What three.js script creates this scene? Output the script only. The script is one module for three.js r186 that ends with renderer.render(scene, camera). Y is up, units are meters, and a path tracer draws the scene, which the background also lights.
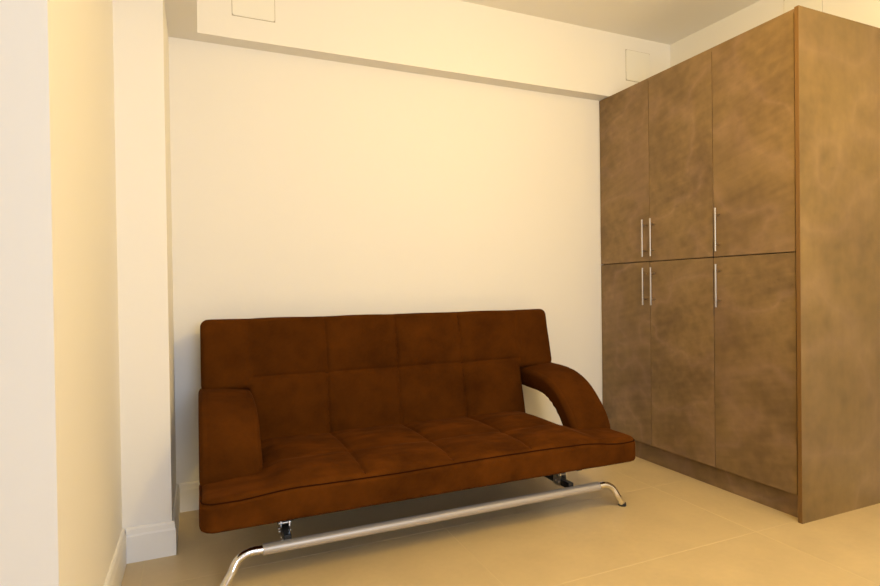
import * as THREE from 'three';
import { RoundedBoxGeometry } from 'three/addons/geometries/RoundedBoxGeometry.js';
import { mergeGeometries } from 'three/addons/utils/BufferGeometryUtils.js';
import { ImprovedNoise } from 'three/addons/math/ImprovedNoise.js';
import { RectAreaLightUniformsLib } from 'three/addons/lights/RectAreaLightUniformsLib.js';

// ---------------------------------------------------------------- camera, sky, lights, exposure
const scene = new THREE.Scene();
const camera = new THREE.PerspectiveCamera(55.38, 880 / 586, 0.05, 60);
camera.position.set(0, 1.07, 2.991);
camera.rotation.order = 'YXZ';
camera.rotation.set(-0.00888, -0.40659, -0.01352);
scene.add(camera);

const renderer = new THREE.WebGLRenderer({ antialias: true });
renderer.toneMapping = THREE.LinearToneMapping;
renderer.toneMappingExposure = 0.96;
renderer.shadowMap.enabled = true;
RectAreaLightUniformsLib.init();

scene.background = new THREE.Color().setRGB(0.62, 0.78, 1.0);           // overcast daylight outside the window
const WINDOW = { x0: 0.0, x1: 1.6, y0: 0.95, y1: 2.3, z: 5.5 };           // in the wall behind the camera
const daylight = new THREE.RectAreaLight(new THREE.Color().setRGB(0.69, 0.80, 1.0), 11.8, WINDOW.x1 - WINDOW.x0 - 0.1, WINDOW.y1 - WINDOW.y0 - 0.1);
daylight.name = 'window_daylight';
daylight.position.set((WINDOW.x0 + WINDOW.x1) / 2, (WINDOW.y0 + WINDOW.y1) / 2, WINDOW.z - 0.02);   // shines along -z, into the room
scene.add(daylight);

const LAMP_COLOR = new THREE.Color().setRGB(1.0, 0.68, 0.20);
const LAMPS = [                                                            // hanging globe lamps: x, z, candela
  [1.55, 2.0, 4.75],
  [2.6, 3.3, 1.8],
];

// ---------------------------------------------------------------- helpers
const noise = new ImprovedNoise();
let seed = 7;
const rnd = () => { seed = (seed * 1664525 + 1013904223) >>> 0; return seed / 4294967296; };
const fbm = (x, y, z, o = 4) => { let s = 0, a = 0.5; for (let i = 0; i < o; i++) { s += a * noise.noise(x, y, z); x *= 2.03; y *= 2.03; z *= 2.03; a *= 0.5; } return s; };
const clamp = (v, a = 0, b = 1) => Math.min(b, Math.max(a, v));
const smooth = (a, b, v) => { const t = clamp((v - a) / (b - a)); return t * t * (3 - 2 * t); };

function add(name, geometry, material, parent = scene) {
  const m = new THREE.Mesh(geometry, material);
  m.name = name; m.castShadow = m.receiveShadow = true;
  parent.add(m);
  return m;
}
function group(name, parent = scene, [x, y, z] = [0, 0, 0]) {
  const g = new THREE.Group(); g.name = name; g.position.set(x, y, z); parent.add(g); return g;
}
function tag(o, label, category, groupName) {
  o.userData.label = label; o.userData.category = category;
  if (groupName) o.userData.group = groupName;
  return o;
}
function structure(o, label, category) { o.userData.kind = 'structure'; o.userData.label = label; o.userData.category = category; return o; }

// uv in metres from the dominant axis of each face's normal
function metreUV(g) {
  const p = g.attributes.position, n = g.attributes.normal, uv = new Float32Array(p.count * 2);
  for (let i = 0; i < p.count; i++) {
    const ax = Math.abs(n.getX(i)), ay = Math.abs(n.getY(i)), az = Math.abs(n.getZ(i));
    if (ay >= ax && ay >= az) { uv[2 * i] = p.getX(i); uv[2 * i + 1] = p.getZ(i); }
    else if (ax >= az) { uv[2 * i] = p.getZ(i); uv[2 * i + 1] = p.getY(i); }
    else { uv[2 * i] = p.getX(i); uv[2 * i + 1] = p.getY(i); }
  }
  g.setAttribute('uv', new THREE.BufferAttribute(uv, 2));
  return g;
}
function boxBetween(x0, x1, y0, y1, z0, z1, r = 0) {
  const w = x1 - x0, h = y1 - y0, d = z1 - z0;
  const g = r ? new RoundedBoxGeometry(w, h, d, 2, r) : new THREE.BoxGeometry(w, h, d);
  g.translate((x0 + x1) / 2, (y0 + y1) / 2, (z0 + z1) / 2);
  return metreUV(g);
}
function tube(points, r, seg = 64, radial = 14, tension = 0.5) {
  return new THREE.TubeGeometry(new THREE.CatmullRomCurve3(points.map((p) => new THREE.Vector3(...p)), false, 'catmullrom', tension), seg, r, radial, false);
}
function rod(a, b, r, radial = 14) {
  const A = new THREE.Vector3(...a), B = new THREE.Vector3(...b), d = B.clone().sub(A);
  const g = new THREE.CylinderGeometry(r, r, d.length(), radial);
  g.applyQuaternion(new THREE.Quaternion().setFromUnitVectors(new THREE.Vector3(0, 1, 0), d.clone().normalize()));
  g.translate((A.x + B.x) / 2, (A.y + B.y) / 2, (A.z + B.z) / 2);
  return g;
}
function texture(size, fn, { srgb = true, repeat = 1, w = size, h = size } = {}) {
  const data = new Uint8Array(w * h * 4);
  for (let j = 0; j < h; j++) for (let i = 0; i < w; i++) {
    const c = fn(i / w, j / h), k = (j * w + i) * 4;
    data[k] = clamp(c[0]) * 255; data[k + 1] = clamp(c[1]) * 255; data[k + 2] = clamp(c[2]) * 255; data[k + 3] = 255;
  }
  const t = new THREE.DataTexture(data, w, h);
  t.wrapS = t.wrapT = THREE.RepeatWrapping; t.magFilter = THREE.LinearFilter; t.minFilter = THREE.LinearMipmapLinearFilter; t.generateMipmaps = true;
  if (srgb) t.colorSpace = THREE.SRGBColorSpace;
  t.repeat.set(repeat, repeat); t.needsUpdate = true;
  return t;
}
// noise that tiles over the unit square
const tiled = (u, v, f, s, o = 4) => {
  const A = fbm(u * f, v * f, s, o), B = fbm((u - 1) * f, v * f, s, o), C = fbm(u * f, (v - 1) * f, s, o), D = fbm((u - 1) * f, (v - 1) * f, s, o);
  const a = smooth(0, 1, u), b = smooth(0, 1, v);
  return (A * (1 - a) + B * a) * (1 - b) + (C * (1 - a) + D * a) * b;
};

// ---------------------------------------------------------------- materials
const plasterBump = texture(256, (u, v) => { const n = 0.5 + 0.5 * tiled(u, v, 22, 3, 3) + 0.5 * tiled(u, v, 6, 9, 2); return [n, n, n]; }, { srgb: false, repeat: 2 });
const wallPaint = new THREE.MeshStandardMaterial({ color: new THREE.Color().setRGB(0.84, 0.825, 0.79), roughness: 0.85, bumpMap: plasterBump, bumpScale: 0.0004 });
const ceilingPaint = new THREE.MeshStandardMaterial({ color: new THREE.Color().setRGB(0.90, 0.885, 0.85), roughness: 0.9, bumpMap: plasterBump, bumpScale: 0.0004 });
const trimPaint = new THREE.MeshStandardMaterial({ color: new THREE.Color().setRGB(0.85, 0.835, 0.80), roughness: 0.45 });
const platePaint = new THREE.MeshStandardMaterial({ color: new THREE.Color().setRGB(0.84, 0.83, 0.77), roughness: 0.6 });
const jointDark = new THREE.MeshStandardMaterial({ color: new THREE.Color().setRGB(0.45, 0.41, 0.34), roughness: 0.9 });

const tileMaps = [0, 1, 2].map((k) => texture(256, (u, v) => {
  const n = tiled(u, v, 5, 20 + k * 7, 5), m = tiled(u, v, 40, 31 + k, 2);
  const s = 1 + 0.07 * n + 0.03 * m;
  return [0.81 * s, 0.725 * s, 0.56 * s];
}));
const tileMaterials = tileMaps.map((map) => new THREE.MeshPhysicalMaterial({ map, roughness: 0.38, specularIntensity: 0.8 }));
const grout = new THREE.MeshStandardMaterial({ color: new THREE.Color().setRGB(0.67, 0.54, 0.32), roughness: 0.9 });

// mottled brown laminate of the wardrobe: cloudy patches, wiped streaks, small specks
function laminateTexture(s, along, warm = 1) {
  return texture(512, (u, v) => {
    const du = u + 0.06 * tiled(u, v, 4, s + 50, 3), dv = v + 0.06 * tiled(u, v, 4, s + 60, 3);
    const cloud = tiled(du, dv, 4, s, 5), fine = tiled(u, v, 26, s + 3, 3);
    const streak = along ? tiled(u * 1, v * 0.25, 30, s + 5, 3) : fbm((u * 0.35 + v * 0.12) * 9, (v - u * 0.25) * 34, s + 5, 3);
    const wipe = Math.pow(clamp(1 - Math.abs(tiled(du, dv, 3.2, s + 11, 3)) * 5), 3);
    const speck = smooth(0.30, 0.42, tiled(u, v, 60, s + 17, 2));
    const t = 0.5 + 0.62 * cloud + 0.24 * streak + 0.42 * fine + 0.24 * wipe - 0.18 * speck;
    const L = 0.35 + 0.195 * t;
    return [L * 1.115, L * 0.905 + 0.012 * cloud, (L * 0.62 + 0.03 * wipe) * warm];
  });
}
const lamA = laminateTexture(1.3, false), lamB = laminateTexture(7.9, false), lamC = laminateTexture(4.4, true, 0.9);
function laminate(base, ou, ov, ru = 0.9, rv = 0.9) {
  const map = base.clone(); map.repeat.set(ru, rv); map.offset.set(ou, ov); map.needsUpdate = true;
  return new THREE.MeshPhysicalMaterial({ map, roughness: 0.42, specularIntensity: 0.6 });
}
const edgeBand = new THREE.MeshStandardMaterial({ color: new THREE.Color().setRGB(0.19, 0.095, 0.022), roughness: 0.5 });
const carcassDark = new THREE.MeshStandardMaterial({ color: new THREE.Color().setRGB(0.10, 0.07, 0.045), roughness: 0.8 });
const steel = new THREE.MeshStandardMaterial({ color: new THREE.Color().setRGB(0.52, 0.47, 0.40), metalness: 1, roughness: 0.36 });
const chrome = new THREE.MeshStandardMaterial({ color: new THREE.Color().setRGB(0.82, 0.81, 0.80), metalness: 1, roughness: 0.12 });
const sleevePaint = new THREE.MeshPhysicalMaterial({ color: new THREE.Color().setRGB(0.54, 0.49, 0.42), metalness: 0.4, roughness: 0.42 });
const blackMetal = new THREE.MeshStandardMaterial({ color: new THREE.Color().setRGB(0.02, 0.019, 0.018), roughness: 0.4, metalness: 0.3 });
const blackRubber = new THREE.MeshStandardMaterial({ color: new THREE.Color().setRGB(0.018, 0.017, 0.016), roughness: 0.75 });
const suede = new THREE.MeshPhysicalMaterial({ color: 0xffffff, vertexColors: true, roughness: 0.95, specularIntensity: 0.08, sheen: 0.45, sheenRoughness: 0.4, sheenColor: new THREE.Color().setRGB(0.36, 0.15, 0.045) });
const seamThread = new THREE.MeshPhysicalMaterial({ color: new THREE.Color().setRGB(0.026, 0.007, 0.0012), roughness: 1, specularIntensity: 0.05 });
const windowFrame = new THREE.MeshStandardMaterial({ color: new THREE.Color().setRGB(0.8, 0.8, 0.8), roughness: 0.4 });
const glass = new THREE.MeshPhysicalMaterial({ color: 0xffffff, transmission: 1, thickness: 0, roughness: 0.02, ior: 1.5 });
const lampGlow = new THREE.MeshStandardMaterial({ color: new THREE.Color().setRGB(0.9, 0.88, 0.84), roughness: 0.4, emissive: LAMP_COLOR, emissiveIntensity: 1.5 });

// ---------------------------------------------------------------- room shell (metres)
const XP = -0.118, DP = 0.472, XL = -0.295, ZE = 1.53;          // pillar side, pillar depth, left wall plane, its outer corner
const XR = 3.042, XRC = 2.984, YC = 2.714, ZR = WINDOW.z, XF = -2.6;         // right wall, ceiling, rear wall, far left wall
const YS = 2.2985, DS = 0.0965, XS = 0.0096;                    // soffit underside, depth, inner corner
const T = 0.2;

const floor = group('floor');
structure(floor, 'beige satin floor of large rectangular porcelain tiles with pale joints', 'floor');
add('grout_bed', boxBetween(XF - T, XR + T, -0.12, -0.0005, -T, ZR + T), grout, floor);
{
  const gap = 0.0018, tw = 1.2025, td = 0.602, x0 = -0.217, z0 = 0.118;
  const cache = new Map();
  for (let i = -3; i < 4; i++) for (let k = -1; k < 10; k++) {
    const a = Math.max(x0 + i * tw + gap, XF), b = Math.min(x0 + (i + 1) * tw - gap, XR);
    const c = Math.max(z0 + k * td + gap, 0), d = Math.min(z0 + (k + 1) * td - gap, ZR);
    if (b - a < 0.02 || d - c < 0.02) continue;
    const key = [(b - a).toFixed(4), (d - c).toFixed(4)].join();
    if (!cache.has(key)) {
      const g = new RoundedBoxGeometry(b - a, 0.01, d - c, 1, 0.0005);
      cache.set(key, metreUV(g));
    }
    const t = add('tile', cache.get(key), tileMaterials[Math.floor(rnd() * 3)], floor);
    t.position.set((a + b) / 2, -0.005, (c + d) / 2);
  }
}
structure(add('ceiling', boxBetween(XF - T, XR + T, YC, YC + T, -T, ZR + T), ceilingPaint), 'plain white painted ceiling', 'ceiling');
structure(add('wall_back', boxBetween(XL, XR + T, 0, YC, -T, 0), wallPaint), 'cream lit plaster wall behind the brown sofa', 'wall');
{
  const s = new THREE.Shape([[XRC, 0], [XR, -1.36], [XR, -ZR - T], [XR + T, -ZR - T], [XR + T, 0]].map(([x, z]) => new THREE.Vector2(x, z)));   // a little out of square
  const g = new THREE.ExtrudeGeometry(s, { depth: YC, bevelEnabled: false }); g.rotateX(-Math.PI / 2);
  structure(add('wall_right', metreUV(g), wallPaint), 'cream wall behind the tall wardrobe', 'wall');
}
structure(add('wall_left', boxBetween(XF - T, XL, 0, YC, -T, ZE), wallPaint), 'cream wall at the left edge with a vertical outer corner', 'wall');
structure(add('wall_far_left', boxBetween(XF - T, XF, 0, YC, ZE, ZR + T), wallPaint), 'white wall of the open area left of the camera', 'wall');
structure(add('wall_pillar', boxBetween(XL, XP, 0, YC, 0, DP), wallPaint), 'narrow cream wall pillar left of the sofa recess', 'wall');
// L-shaped soffit: along the back wall and along the left wall
{
  const s = new THREE.Shape();
  s.moveTo(XP, 0); s.lineTo(XRC, 0); s.lineTo(XRC + (XR - XRC) * DS / 1.36, -DS); s.lineTo(XS, -DS); s.lineTo(XS, -ZE); s.lineTo(XL, -ZE); s.lineTo(XL, -DP); s.lineTo(XP, -DP); s.closePath();
  const g = new THREE.ExtrudeGeometry(s, { depth: YC - YS, bevelEnabled: false });
  g.rotateX(-Math.PI / 2); g.translate(0, YS, 0);
  structure(add('trim_soffit', metreUV(g), wallPaint), 'boxed cream soffit running along the top of the walls', 'soffit');
}
// rear wall with a window opening, behind the camera
{
  const w = group('wall_rear');
  structure(w, 'white wall behind the camera with one window', 'wall');
  const { x0, x1, y0, y1 } = WINDOW, f = 0.06, xm = (x0 + x1) / 2, za = ZR + 0.08, zb = ZR + 0.14;
  add('wall_panel', mergeGeometries([
    boxBetween(XF, x0, 0, YC, ZR, ZR + T), boxBetween(x1, XR, 0, YC, ZR, ZR + T),
    boxBetween(x0, x1, 0, y0, ZR, ZR + T), boxBetween(x0, x1, y1, YC, ZR, ZR + T)]), wallPaint, w);
  const win = group('window_1');
  structure(win, 'white framed two pane window behind the camera', 'window');
  add('window_frame', mergeGeometries([boxBetween(x0, x0 + f, y0, y1, za, zb), boxBetween(x1 - f, x1, y0, y1, za, zb), boxBetween(x0 + f, x1 - f, y0, y0 + f, za, zb),
    boxBetween(x0 + f, x1 - f, y1 - f, y1, za, zb), boxBetween(xm - f / 2, xm + f / 2, y0 + f, y1 - f, za, zb)]), windowFrame, win);
  for (const [a, b] of [[x0 + f, xm - f / 2], [xm + f / 2, x1 - f]]) add('pane', boxBetween(a, b, y0 + f, y1 - f, ZR + 0.105, ZR + 0.111), glass, win);
}
// baseboards: a board with a stepped, chamfered top
function baseboard(name, points, label) {
  // points: floor polyline [x,z]; the wall lies to the left of the walking direction, board grows to the right
  const prof = [[0, 0], [0.014, 0], [0.014, 0.104], [0.0115, 0.112], [0.0105, 0.13], [0.006, 0.137], [0, 0.137]];
  const n = points.length, pos = [], idx = [];
  const dirs = []; for (let i = 0; i < n - 1; i++) { const d = new THREE.Vector2(points[i + 1][0] - points[i][0], points[i + 1][1] - points[i][1]).normalize(); dirs.push(d); }
  const right = (d) => new THREE.Vector2(-d.y, d.x);                       // in x,z with z toward the viewer
  const rings = points.map((p, i) => {
    const a = right(dirs[Math.max(0, i - 1)]), b = right(dirs[Math.min(n - 2, i)]);
    const m = a.clone().add(b); m.multiplyScalar(2 / m.lengthSq());
    return prof.map(([o, y]) => [p[0] + m.x * o, y, p[1] + m.y * o]);
  });
  const quad = (a, b, c, d) => { const k = pos.length / 3; for (const v of [a, b, c, d]) pos.push(...v); idx.push(k, k + 1, k + 2, k, k + 2, k + 3); };
  const P = prof.length;
  for (let i = 0; i < n - 1; i++) for (let j = 0; j < P; j++) { const q = (j + 1) % P; quad(rings[i][j], rings[i][q], rings[i + 1][q], rings[i + 1][j]); }
  for (const r of [rings[0], rings[n - 1]]) { const k = pos.length / 3; for (const v of r) pos.push(...v); for (let j = 1; j < P - 1; j++) idx.push(k, k + j, k + j + 1); }
  const g = new THREE.BufferGeometry(); g.setAttribute('position', new THREE.Float32BufferAttribute(pos, 3)); g.setIndex(idx); g.computeVertexNormals();
  const o = add(name, metreUV(g), trimPaint); o.material.side = THREE.DoubleSide;
  return structure(o, label, 'baseboard');
}
baseboard('baseboard_back', [[2.47, 0], [XP + 0.014, 0]].reverse(), 'white baseboard along the wall behind the sofa');
baseboard('baseboard_pillar', [[XL + 0.014, DP], [XP, DP], [XP, 0.0]].map((p) => p), 'white baseboard wrapped round the wall pillar');
baseboard('baseboard_left', [[XL, ZE], [XL, DP]], 'white baseboard on the wall left of the pillar');

// square cover plates painted over on the soffit and the right wall
function coverPlate(size, label) {
  const g = group('junction_box_cover');
  tag(g, label, 'cover plate', 'painted square cover plates near the ceiling');
  add('shadow_joint', boxBetween(-size / 2 - 0.002, size / 2 + 0.002, -size / 2 - 0.002, size / 2 + 0.002, 0, 0.0012), jointDark, g);
  const s = new THREE.Shape(), h = size / 2 - 0.0005, r = 0.012;
  s.moveTo(-h + r, -h); s.lineTo(h - r, -h); s.quadraticCurveTo(h, -h, h, -h + r); s.lineTo(h, h - r); s.quadraticCurveTo(h, h, h - r, h); s.lineTo(-h + r, h); s.quadraticCurveTo(-h, h, -h, h - r); s.lineTo(-h, -h + r); s.quadraticCurveTo(-h, -h, -h + r, -h);
  const cover = new THREE.ExtrudeGeometry(s, { depth: 0.002, bevelEnabled: true, bevelThickness: 0.0012, bevelSize: 0.0012, bevelOffset: -0.0012, bevelSegments: 2 });
  cover.translate(0, 0, 0.0012);
  add('cover', cover, platePaint, g);
  return g;
}
{
  let p = coverPlate(0.2, 'square white cover plate on the soffit above the sofa\'s left end');
  p.position.set(0.267, 2.51, DS);
  p = coverPlate(0.2, 'square white cover plate on the soffit end beside the wardrobe top'); p.name = 'junction_box_cover_001';
  p.position.set(2.700, 2.522, DS);
  p = coverPlate(0.2, 'square white cover plate on the right wall above the wardrobe corner'); p.name = 'junction_box_cover_002';
  p.rotation.y = -Math.PI / 2 + Math.atan2(XR - XRC, 1.36); p.position.set(XRC + (XR - XRC) * 0.985 / 1.36, 2.55, 0.985);
}

// ---------------------------------------------------------------- wardrobe
{
  const X = 2.454, H = 2.294, Zs = [0.004, 0.443, 0.8885, 1.333], yb = 0.116, yg = 1.2105, xp = 2.4413;
  const w = group('wardrobe', scene, [X, 0, Zs[0]]);
  tag(w, 'tall mottled brown built-in wardrobe with six doors and steel handles', 'wardrobe');
  const B = (x0, x1, y0, y1, z0, z1, r) => boxBetween(x0 - X, x1 - X, y0, y1, z0 - Zs[0], z1 - Zs[0], r);
  const th = 0.018, back = XRC - 0.002;
  add('carcass', mergeGeometries([
    B(X + th + 0.002, back, yb, yb + 0.018, Zs[0], Zs[3]), B(X + th + 0.002, back, H - 0.02, H - 0.001, Zs[0], Zs[3]), B(X + th + 0.002, back, yg - 0.018, yg + 0.018, Zs[0], Zs[3]),
    B(X + th + 0.002, back, yb, H - 0.001, Zs[0], Zs[0] + 0.018), B(X + th + 0.002, back, yb, H - 0.001, Zs[2] - 0.018, Zs[2] + 0.018), B(X + th + 0.002, back, yb, H - 0.001, Zs[1] - 0.01, Zs[1] + 0.01),
    B(back - 0.01, back, yb, H - 0.001, Zs[0], Zs[3])]), carcassDark, w);
  add('top_board', B(X + 0.001, back, H - 0.0185, H, Zs[0], Zs[3] - 0.0005), laminate(lamB, 0.2, 0.4), w).position.y = 0.0005;
  add('plinth', B(2.49, 2.51, 0, yb - 0.002, Zs[0], Zs[3]), laminate(lamB, 0.1, 0.73, 0.8, 0.8), w).userData.label = 'recessed brown plinth board';
  const panel = add('side_panel', B(xp + 0.002, XR - 0.003, 0, H + 0.0005, Zs[3] + 0.0015, 1.3534), laminate(lamC, 0.3, 0.12, 0.55, 0.55), w);
  const band = add('edge_band', B(xp, xp + 0.002, 0, H + 0.0005, Zs[3] + 0.0015, 1.3534, 0.0008), edgeBand, panel);
  band.userData.label = 'golden brown edge strip';
  let n = 0;
  for (const [y0, y1, upper] of [[yg + 0.0025, H - 0.0195, true], [yb, yg - 0.0025, false]]) for (let k = 0; k < 3; k++) {
    const z0 = Zs[k] + 0.0019, z1 = Zs[k + 1] - (k === 2 ? 0.0105 : 0.0019);
    const d = add('door', B(X, X + th, y0, upper ? H - 0.0005 : y1, z0, z1, 0.0012), laminate(n % 2 ? lamA : lamB, (n * 0.37) % 1, (n * 0.61) % 1, 0.85, 0.85), w);
    n++;
    const hz = [0.414, 0.479, 0.927][k], [h0, h1] = upper ? [1.240, 1.461] : [0.953, 1.174], hx = 2.423;
    const bar = rod([hx - X, h0, hz - Zs[0]], [hx - X, h1, hz - Zs[0]], 0.0049, 16);
    const posts = [h0 + 0.034, h1 - 0.034].map((y) => rod([hx - X, y, hz - Zs[0]], [0.001, y, hz - Zs[0]], 0.0042, 12));
    add('handle', mergeGeometries([bar, ...posts]), steel, d).userData.label = 'brushed steel bar handle';
  }
}

// ---------------------------------------------------------------- sofa: cushions meshed from distance fields with naive surface nets
function surfaceNet(f, lo, hi, cell) {
  const N = [0, 1, 2].map((a) => Math.ceil((hi[a] - lo[a]) / cell) + 1), [nx, ny, nz] = N;
  const F = new Float32Array(nx * ny * nz), at = (i, j, k) => (k * ny + j) * nx + i;
  for (let k = 0; k < nz; k++) for (let j = 0; j < ny; j++) for (let i = 0; i < nx; i++) F[at(i, j, k)] = f(lo[0] + i * cell, lo[1] + j * cell, lo[2] + k * cell);
  const id = new Int32Array(nx * ny * nz).fill(-1), pos = [], idx = [];
  const E = []; for (let a = 0; a < 8; a++) for (const b of [1, 2, 4]) if (!(a & b)) E.push([a, a | b]);
  for (let k = 0; k < nz - 1; k++) for (let j = 0; j < ny - 1; j++) for (let i = 0; i < nx - 1; i++) {
    let m = 0; const v = [];
    for (let c = 0; c < 8; c++) { v[c] = F[at(i + (c & 1), j + ((c >> 1) & 1), k + (c >> 2))]; if (v[c] < 0) m++; }
    if (m === 0 || m === 8) continue;
    let x = 0, y = 0, z = 0, n = 0;
    for (const [a, b] of E) if ((v[a] < 0) !== (v[b] < 0)) {
      const t = v[a] / (v[a] - v[b]);
      x += (a & 1) + t * ((b & 1) - (a & 1)); y += ((a >> 1) & 1) + t * (((b >> 1) & 1) - ((a >> 1) & 1)); z += (a >> 2) + t * ((b >> 2) - (a >> 2)); n++;
    }
    id[at(i, j, k)] = pos.length / 3;
    pos.push(lo[0] + (i + x / n) * cell, lo[1] + (j + y / n) * cell, lo[2] + (k + z / n) * cell);
  }
  const quad = (a, b, c, d, flip) => { if (a < 0 || b < 0 || c < 0 || d < 0) return; flip ? idx.push(a, d, c, a, c, b) : idx.push(a, b, c, a, c, d); };
  for (let k = 1; k < nz - 1; k++) for (let j = 1; j < ny - 1; j++) for (let i = 1; i < nx - 1; i++) {
    const s = F[at(i, j, k)] < 0;
    if (s !== F[at(i + 1, j, k)] < 0) quad(id[at(i, j - 1, k - 1)], id[at(i, j, k - 1)], id[at(i, j, k)], id[at(i, j - 1, k)], !s);
    if (s !== F[at(i, j + 1, k)] < 0) quad(id[at(i - 1, j, k - 1)], id[at(i - 1, j, k)], id[at(i, j, k)], id[at(i, j, k - 1)], !s);
    if (s !== F[at(i, j, k + 1)] < 0) quad(id[at(i - 1, j - 1, k)], id[at(i, j - 1, k)], id[at(i, j, k)], id[at(i - 1, j, k)], !s);
  }
  const nor = [], e = cell * 0.6;
  for (let q = 0; q < pos.length; q += 3) {
    const [x, y, z] = [pos[q], pos[q + 1], pos[q + 2]];
    const g = [f(x + e, y, z) - f(x - e, y, z), f(x, y + e, z) - f(x, y - e, z), f(x, y, z + e) - f(x, y, z - e)], l = Math.hypot(...g) || 1;
    nor.push(g[0] / l, g[1] / l, g[2] / l);
  }
  const g = new THREE.BufferGeometry();
  g.setAttribute('position', new THREE.Float32BufferAttribute(pos, 3)); g.setAttribute('normal', new THREE.Float32BufferAttribute(nor, 3)); g.setIndex(idx);
  return g;
}
// suede nap: brushed patches of lighter and darker pile
function suedeColours(g, s, brushed = 0) {
  const p = g.attributes.position, c = new Float32Array(p.count * 3);
  for (let i = 0; i < p.count; i++) {
    const x = p.getX(i) + s, y = p.getY(i), z = p.getZ(i);
    const big = fbm(x * 5, y * 5, z * 5, 3), mid = fbm(x * 17 + 9, y * 17, z * 17, 3), fine = fbm(x * 90, y * 90, z * 90, 2);
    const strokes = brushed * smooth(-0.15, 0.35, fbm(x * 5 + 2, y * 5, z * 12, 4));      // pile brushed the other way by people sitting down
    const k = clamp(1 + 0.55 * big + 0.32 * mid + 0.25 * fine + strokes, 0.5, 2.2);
    c[3 * i] = 0.067 * k; c[3 * i + 1] = 0.0198 * k; c[3 * i + 2] = 0.0022 * k;
  }
  g.setAttribute('color', new THREE.BufferAttribute(c, 3));
  return g;
}
const sdBox2 = (x, y, hx, hy) => { const dx = Math.abs(x) - hx, dy = Math.abs(y) - hy; return Math.hypot(Math.max(dx, 0), Math.max(dy, 0)) + Math.min(Math.max(dx, dy), 0); };
const smin = (a, b, k) => { const h = clamp(0.5 + 0.5 * (b - a) / k); return b + (a - b) * h - k * h * (1 - h); };
const extrude = (d2, w, h, r) => { const a = d2 + r, b = Math.abs(w) - h + r; return Math.min(Math.max(a, b), 0) + Math.hypot(Math.max(a, 0), Math.max(b, 0)) - r; };
const groove = (d, depth, width) => depth * Math.exp(-(d * d) / (width * width));

const HW = 0.956, IW = 0.735, SX = 0.942;                      // half width, half width between the arms, sofa centre
const SEAMS = [-0.37, 0, 0.37];
// seat in sofa space: x centred, y up, z toward the room
const seatOutline = (x, z) => smin(sdBox2(x, z - 0.785, HW - 0.055, 0.165 - 0.055) - 0.055, sdBox2(x, z - 0.50, IW - 0.03, 0.24 - 0.03) - 0.03, 0.02);
function seatField(x, y, z) {
  const ax = Math.abs(x);
  const d2 = seatOutline(x, z) + 0.004 * fbm(x * 7, y * 9, z * 7, 2);
  // quilted top: panels swell between the seams
  const inner = 1 - smooth(IW - 0.1, IW + 0.02, ax);
  let px = 1; for (const s of SEAMS) px = Math.min(px, Math.abs(x - s) / 0.185);
  px = Math.min(px, Math.abs(ax - 0.735) / 0.185);
  const pz = Math.min(1, Math.abs(z - 0.67) / 0.15);
  const edge = smooth(0, 0.12, 0.95 - z);
  const swell = inner * (0.008 + 0.012 * Math.pow(clamp(px), 0.5) * (0.5 + 0.5 * smooth(0, 1, pz))) * (0.35 + 0.65 * edge) * (0.4 + 0.6 * smooth(0.3, 0.5, z));
  let cut = 0;
  for (const s of SEAMS) cut += groove(x - s + 0.004 * Math.sin(z * 9), 0.006, 0.007) + groove(x - s, 0.004, 0.03);
  cut += groove(z - 0.67, 0.005, 0.02) * 0.6;
  cut *= inner * smooth(0.0, 0.05, 0.945 - z);
  const rise = 0.014 * inner * smooth(-0.02, 0.12, 0.95 - z) - 0.010 * smooth(IW, HW, ax);
  const top = 0.366 + rise + swell - cut + 0.005 * fbm(x * 6 + 3, 1.7, z * 6, 3);
  const bottom = 0.241 + 0.002 * inner, yc = (top + bottom) / 2, h = (top - bottom) / 2;
  let d = extrude(d2, y - yc, h, y > yc ? 0.031 : 0.016);
  // border seam just below the top edge, and light puckers in the border
  d += 0.0035 * Math.exp(-Math.pow((y - (top - 0.018)) / 0.006, 2)) * smooth(-0.03, 0, d2);
  return d * 0.9;
}
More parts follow.
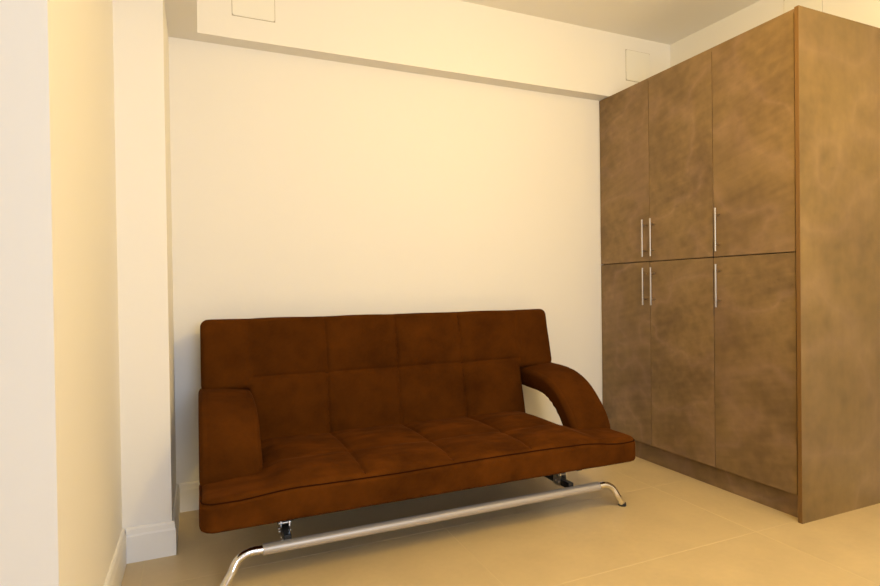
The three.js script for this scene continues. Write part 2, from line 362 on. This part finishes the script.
// back: tilted slab. local u = x, v = up along the slab, w = out of its front face
const TILT = 0.21, BY = 0.345, BZ = 0.312, cT = Math.cos(TILT), sT = Math.sin(TILT);
const VT = 0.609, VN = 0.274;                                   // top, height of the notch for the arms
const backOutline = (u, v) => smin(sdBox2(u - 0.004, v - (VT + VN) / 2, HW - 0.009 - 0.035, (VT - VN) / 2 - 0.035) - 0.035, sdBox2(u, v - 0.25, IW - 0.012, 0.25 - 0.012) - 0.012, 0.006);
function backField(x, y, z) {
  const dy = y - BY, dz = z - BZ, v = dy * cT - dz * sT, w = dy * sT + dz * cT;
  const ax = Math.abs(x), d2 = backOutline(x + 0.0, v) + 0.004 * fbm(x * 6 + 4, y * 6, 0.3, 2);
  const inner = 1 - smooth(IW - 0.03, IW + 0.02, ax);
  let px = 1; for (const s of SEAMS) px = Math.min(px, Math.abs(x - s) / 0.185);
  px = Math.min(px, Math.abs(ax - 0.735) / 0.185);
  const pv = Math.min(1, Math.abs(v - 0.325) / 0.14);
  const swell = inner * 0.013 * Math.pow(clamp(px), 0.5) * Math.pow(clamp(pv), 0.5) + (1 - inner) * 0.008;
  let cut = 0;
  for (const s of SEAMS) cut += groove(x - s + 0.003 * Math.sin(v * 11), 0.006, 0.006) + groove(x - s, 0.003, 0.025);
  cut += (groove(v - 0.325, 0.005, 0.006) + groove(v - 0.325, 0.003, 0.025)) * inner;
  cut += groove(ax - 0.735, 0.0045, 0.005) + groove(ax - 0.722, 0.003, 0.004);
  cut *= smooth(0.0, 0.03, VT - v);
  const front = 0.0 + swell - cut + 0.003 * fbm(x * 6, y * 6, 5.5, 3), rear = -0.118;
  const wc = (front + rear) / 2, h = (front - rear) / 2;
  return extrude(d2, w - wc, h, 0.026) * 0.9;
}
// arm: a padded band that leaves the back level and bends down onto the seat
const ARM = new THREE.CatmullRomCurve3([[0.165, 0.556], [0.28, 0.554], [0.40, 0.547], [0.50, 0.523], [0.58, 0.472], [0.648, 0.40], [0.68, 0.345]].map(([z, y]) => new THREE.Vector3(0, y, z))).getPoints(60);
function armField(x, y, z) {                                    // x measured from the arm's middle, positive outward
  let d = 1e9;
  for (let i = 0; i < ARM.length - 1; i++) {
    const A = ARM[i], B = ARM[i + 1], by = B.y - A.y, bz = B.z - A.z, t = clamp(((y - A.y) * by + (z - A.z) * bz) / (by * by + bz * bz));
    d = Math.min(d, Math.hypot(y - A.y - by * t, z - A.z - bz * t));
  }
  const crown = 0.006 * (1 - Math.pow(x / 0.1, 2)) + 0.004 * fbm(x * 9, y * 9, z * 9 + 2, 3);
  const bend = Math.exp(-Math.pow((z - 0.53) / 0.08, 2) - Math.pow((y - 0.44) / 0.07, 2));
  const wr = 0.003 * bend * Math.sin(Math.atan2(y - 0.36, z - 0.40) * 26);
  const seam = 0.003 * Math.exp(-Math.pow((x - 0.083) / 0.004, 2)) + 0.003 * Math.exp(-Math.pow((x + 0.085) / 0.004, 2));
  const q = d - (0.061 + 0.013 * x / 0.109 + crown + wr - seam);
  const end = Math.max(0.335 - y, 0.19 - z);
  const c = Math.max(q, end);
  return extrude(c, x, 0.109, 0.024) * 0.85;
}
{
  const sofa = group('sofa_bed', scene, [SX, 0, 0]);
  tag(sofa, 'dark brown suede sofa bed with curved arms on a chrome tube frame', 'sofa');
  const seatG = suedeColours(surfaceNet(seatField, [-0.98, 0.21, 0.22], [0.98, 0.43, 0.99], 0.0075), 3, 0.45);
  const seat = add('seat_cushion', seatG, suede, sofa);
  // sewn welt along the border of the seat, laid onto the fabric
  const welt = [];
  {
    const loop = [];
    for (let z = 0.66; z < 0.9; z += 0.02) loop.push([-HW - 0.03, z, -1, 0]);
    for (let a = 0; a <= 8; a++) { const t = a / 8 * Math.PI / 2; loop.push([-HW + 0.05 - 0.09 * Math.cos(t), 0.90 + 0.09 * Math.sin(t), -Math.cos(t), Math.sin(t)]); }
    for (let x = -HW + 0.07; x < HW - 0.06; x += 0.02) loop.push([x, 0.99, 0, 1]);
    for (let a = 0; a <= 8; a++) { const t = a / 8 * Math.PI / 2; loop.push([HW - 0.05 + 0.09 * Math.sin(t), 0.90 + 0.09 * Math.cos(t), Math.sin(t), Math.cos(t)]); }
    for (let z = 0.89; z > 0.66; z -= 0.02) loop.push([HW + 0.03, z, 1, 0]);
    for (const [x0, z0, nx, nz] of loop) {
      const inner = 1 - smooth(IW - 0.12, IW + 0.12, Math.abs(x0));
      const y = 0.341 + 0.018 * inner + 0.003 * Math.sin(x0 * 5);
      let t = 0, d = 1; for (let i = 0; i < 60 && d > 0.0003; i++) { d = seatField(x0 - nx * t, y, z0 - nz * t); t += d * 0.8; }
      welt.push([x0 - nx * (t - 0.0012), y, z0 - nz * (t - 0.0012)]);
    }
  }
  add('welt', tube(welt, 0.0024, 420, 8), seamThread, seat);
  // stitched seams lying in the grooves of the quilting
  const lay = (field, start, dir) => { let t = 0, d = 1; for (let i = 0; i < 80 && d > 0.0002; i++) { d = field(start[0] + dir[0] * t, start[1] + dir[1] * t, start[2] + dir[2] * t); t += d * 0.8; } return start.map((v, a) => v + dir[a] * t); };
  for (const sx of SEAMS) {
    const pts = []; for (let z = 0.345; z < 0.935; z += 0.0125) pts.push(lay(seatField, [sx - 0.004 * Math.sin(z * 9), 0.45, z], [0, -1, 0]));
    add('seam', tube(pts, 0.0015, 120, 6), seamThread, seat);
  }
  const backG = suedeColours(surfaceNet(backField, [-0.98, 0.29, 0.02], [0.98, 0.97, 0.37], 0.0075), 11, 0);
  const backC = add('back_cushion', backG, suede, sofa);
  const onBack = (x, v) => lay(backField, [x, BY + v * cT + 0.06 * sT, BZ - v * sT + 0.06 * cT], [0, -sT, -cT]);
  for (const sx of SEAMS) {
    const pts = []; for (let v = 0.06; v < VT - 0.02; v += 0.0125) pts.push(onBack(sx - 0.003 * Math.sin(v * 11), v));
    add('seam', tube(pts, 0.0014, 120, 6), seamThread, backC);
  }
  { const pts = []; for (let x = -0.72; x <= 0.721; x += 0.02) pts.push(onBack(x, 0.325)); add('seam', tube(pts, 0.0012, 200, 6), seamThread, backC); }
  for (const sx of [-0.735, 0.735]) { const pts = []; for (let v = 0.29; v < VT - 0.02; v += 0.0125) pts.push(onBack(sx, v)); add('seam', tube(pts, 0.0012, 80, 6), seamThread, backC); }
  const armG = surfaceNet(armField, [-0.13, 0.31, 0.11], [0.13, 0.66, 0.78], 0.0075);
  const armL = armG.clone(); armL.scale(-1, 1, 1);
  { const ix = armL.index; for (let i = 0; i < ix.count; i += 3) { const a = ix.getX(i); ix.setX(i, ix.getX(i + 1)); ix.setX(i + 1, a); } }
  for (const [g, s] of [[armL, -1], [armG, 1]]) { if (s < 0) g.scale(1.06, 1, 1); g.translate(s * (HW - 0.109) + (s < 0 ? 0.008 : 0.004), 0, 0); add('armrest', suedeColours(g, s * 5 + 20), suede, sofa); }
  // steel frame: front and rear tubes on bent legs, side rails and brackets
  const frameAt = 0.012;
  const tubeSet = (z, zf, sleeve, name) => {
    const y = 0.112, r = 0.0155, L = -0.822 + frameAt, R = 0.845 + frameAt;
    const pts = [[L - 0.072, 0.012, zf], [L - 0.045, 0.052, zf], [L - 0.02, 0.092, z + (zf - z) * 0.2], [L + 0.018, y - 0.001, z], [L + 0.07, y, z], [L + 0.16, y, z]];
    const lg = tube(pts.map(([x, yy, zz], i) => [x, yy, zz + (zf > z && i < 3 ? [0.014, 0.009, 0.003][i] : 0)]), r, 48, 16), rg = tube(pts.map(([x, yy, zz]) => [L + R - x, yy, zz]), r, 48, 16);
    const bar = add(name, rod([L + 0.068, y, z], [R - 0.06, y, z], 0.0205, 24), sleeve, sofa);
    for (const [g, x] of [[lg, L - 0.075], [rg, R + 0.075]]) {
      const leg = add('leg', g, chrome, sofa); leg.userData.label = 'bent chrome tube leg';
      const foot = new THREE.CylinderGeometry(0.017, 0.019, 0.014, 18); foot.translate(x, 0.007, zf + (zf > z && g === lg ? 0.014 : 0));
      add('foot_cap', foot, blackRubber, leg);
    }
    return bar;
  };
  tubeSet(0.838, 0.848, sleevePaint, 'front_bar').userData.label = 'long grey metal front bar';
  tubeSet(0.235, 0.225, sleevePaint, 'rear_bar');
  for (const s of [-0.652, 0.642]) {
    const rail = add('side_rail', boxBetween(s - 0.014, s + 0.014, 0.118, 0.148, 0.225, 0.835, 0.003), blackMetal, sofa);
    rail.userData.label = 'black steel side rail';
    for (const z of [0.745, 0.33]) {
      const br = add('bracket', mergeGeometries([boxBetween(s - 0.018, s - 0.014, 0.115, 0.262, z - 0.03, z + 0.03), boxBetween(s + 0.014, s + 0.018, 0.115, 0.262, z - 0.03, z + 0.03)]), chrome, sofa);
      const bolts = [];
      for (const [y, dz] of [[0.134, 0.012], [0.134, -0.014], [0.165, 0.012]]) bolts.push(rod([s - 0.023, y, z + dz], [s + 0.023, y, z + dz], 0.0065, 10));
      add('bolt', mergeGeometries(bolts), steel, br);
    }
    add('seat_rail', boxBetween(s - 0.015, s + 0.015, 0.225, 0.25, 0.28, 0.9, 0.003), blackMetal, sofa);
  }
}

// ---------------------------------------------------------------- hanging globe lamps (above the frame and behind the camera)
LAMPS.forEach(([x, z, cd], i) => {
  const l = group(i ? 'pendant_lamp_' + String(i).padStart(3, '0') : 'pendant_lamp', scene, [x, YC, z]);
  tag(l, i ? 'glowing globe lamp hanging behind the camera' : 'glowing globe lamp hanging in front of the wardrobe doors', 'lamp');
  const drop = 0.54, R = 0.1;
  const rose = new THREE.CylinderGeometry(0.05, 0.06, 0.025, 32); rose.translate(0, -0.0125, 0);
  add('ceiling_rose', rose, steel, l);
  add('cord', rod([0, -0.025, 0], [0, -drop + R, 0], 0.004, 10), blackRubber, l);
  const cap = new THREE.CylinderGeometry(0.022, 0.03, 0.03, 24); cap.translate(0, -drop + R + 0.004, 0);
  add('socket', cap, steel, l);
  const globe = new THREE.SphereGeometry(R, 36, 24); globe.translate(0, -drop, 0);
  add('glass_globe', globe, lampGlow, l).castShadow = false;
  const p = new THREE.PointLight(LAMP_COLOR, cd, 0, 2);
  p.name = 'lamp_light'; p.position.set(0, -drop, 0); p.castShadow = true; p.shadow.radius = 5.5; p.shadow.mapSize.set(1024, 1024);
  l.add(p);
});

renderer.render(scene, camera);
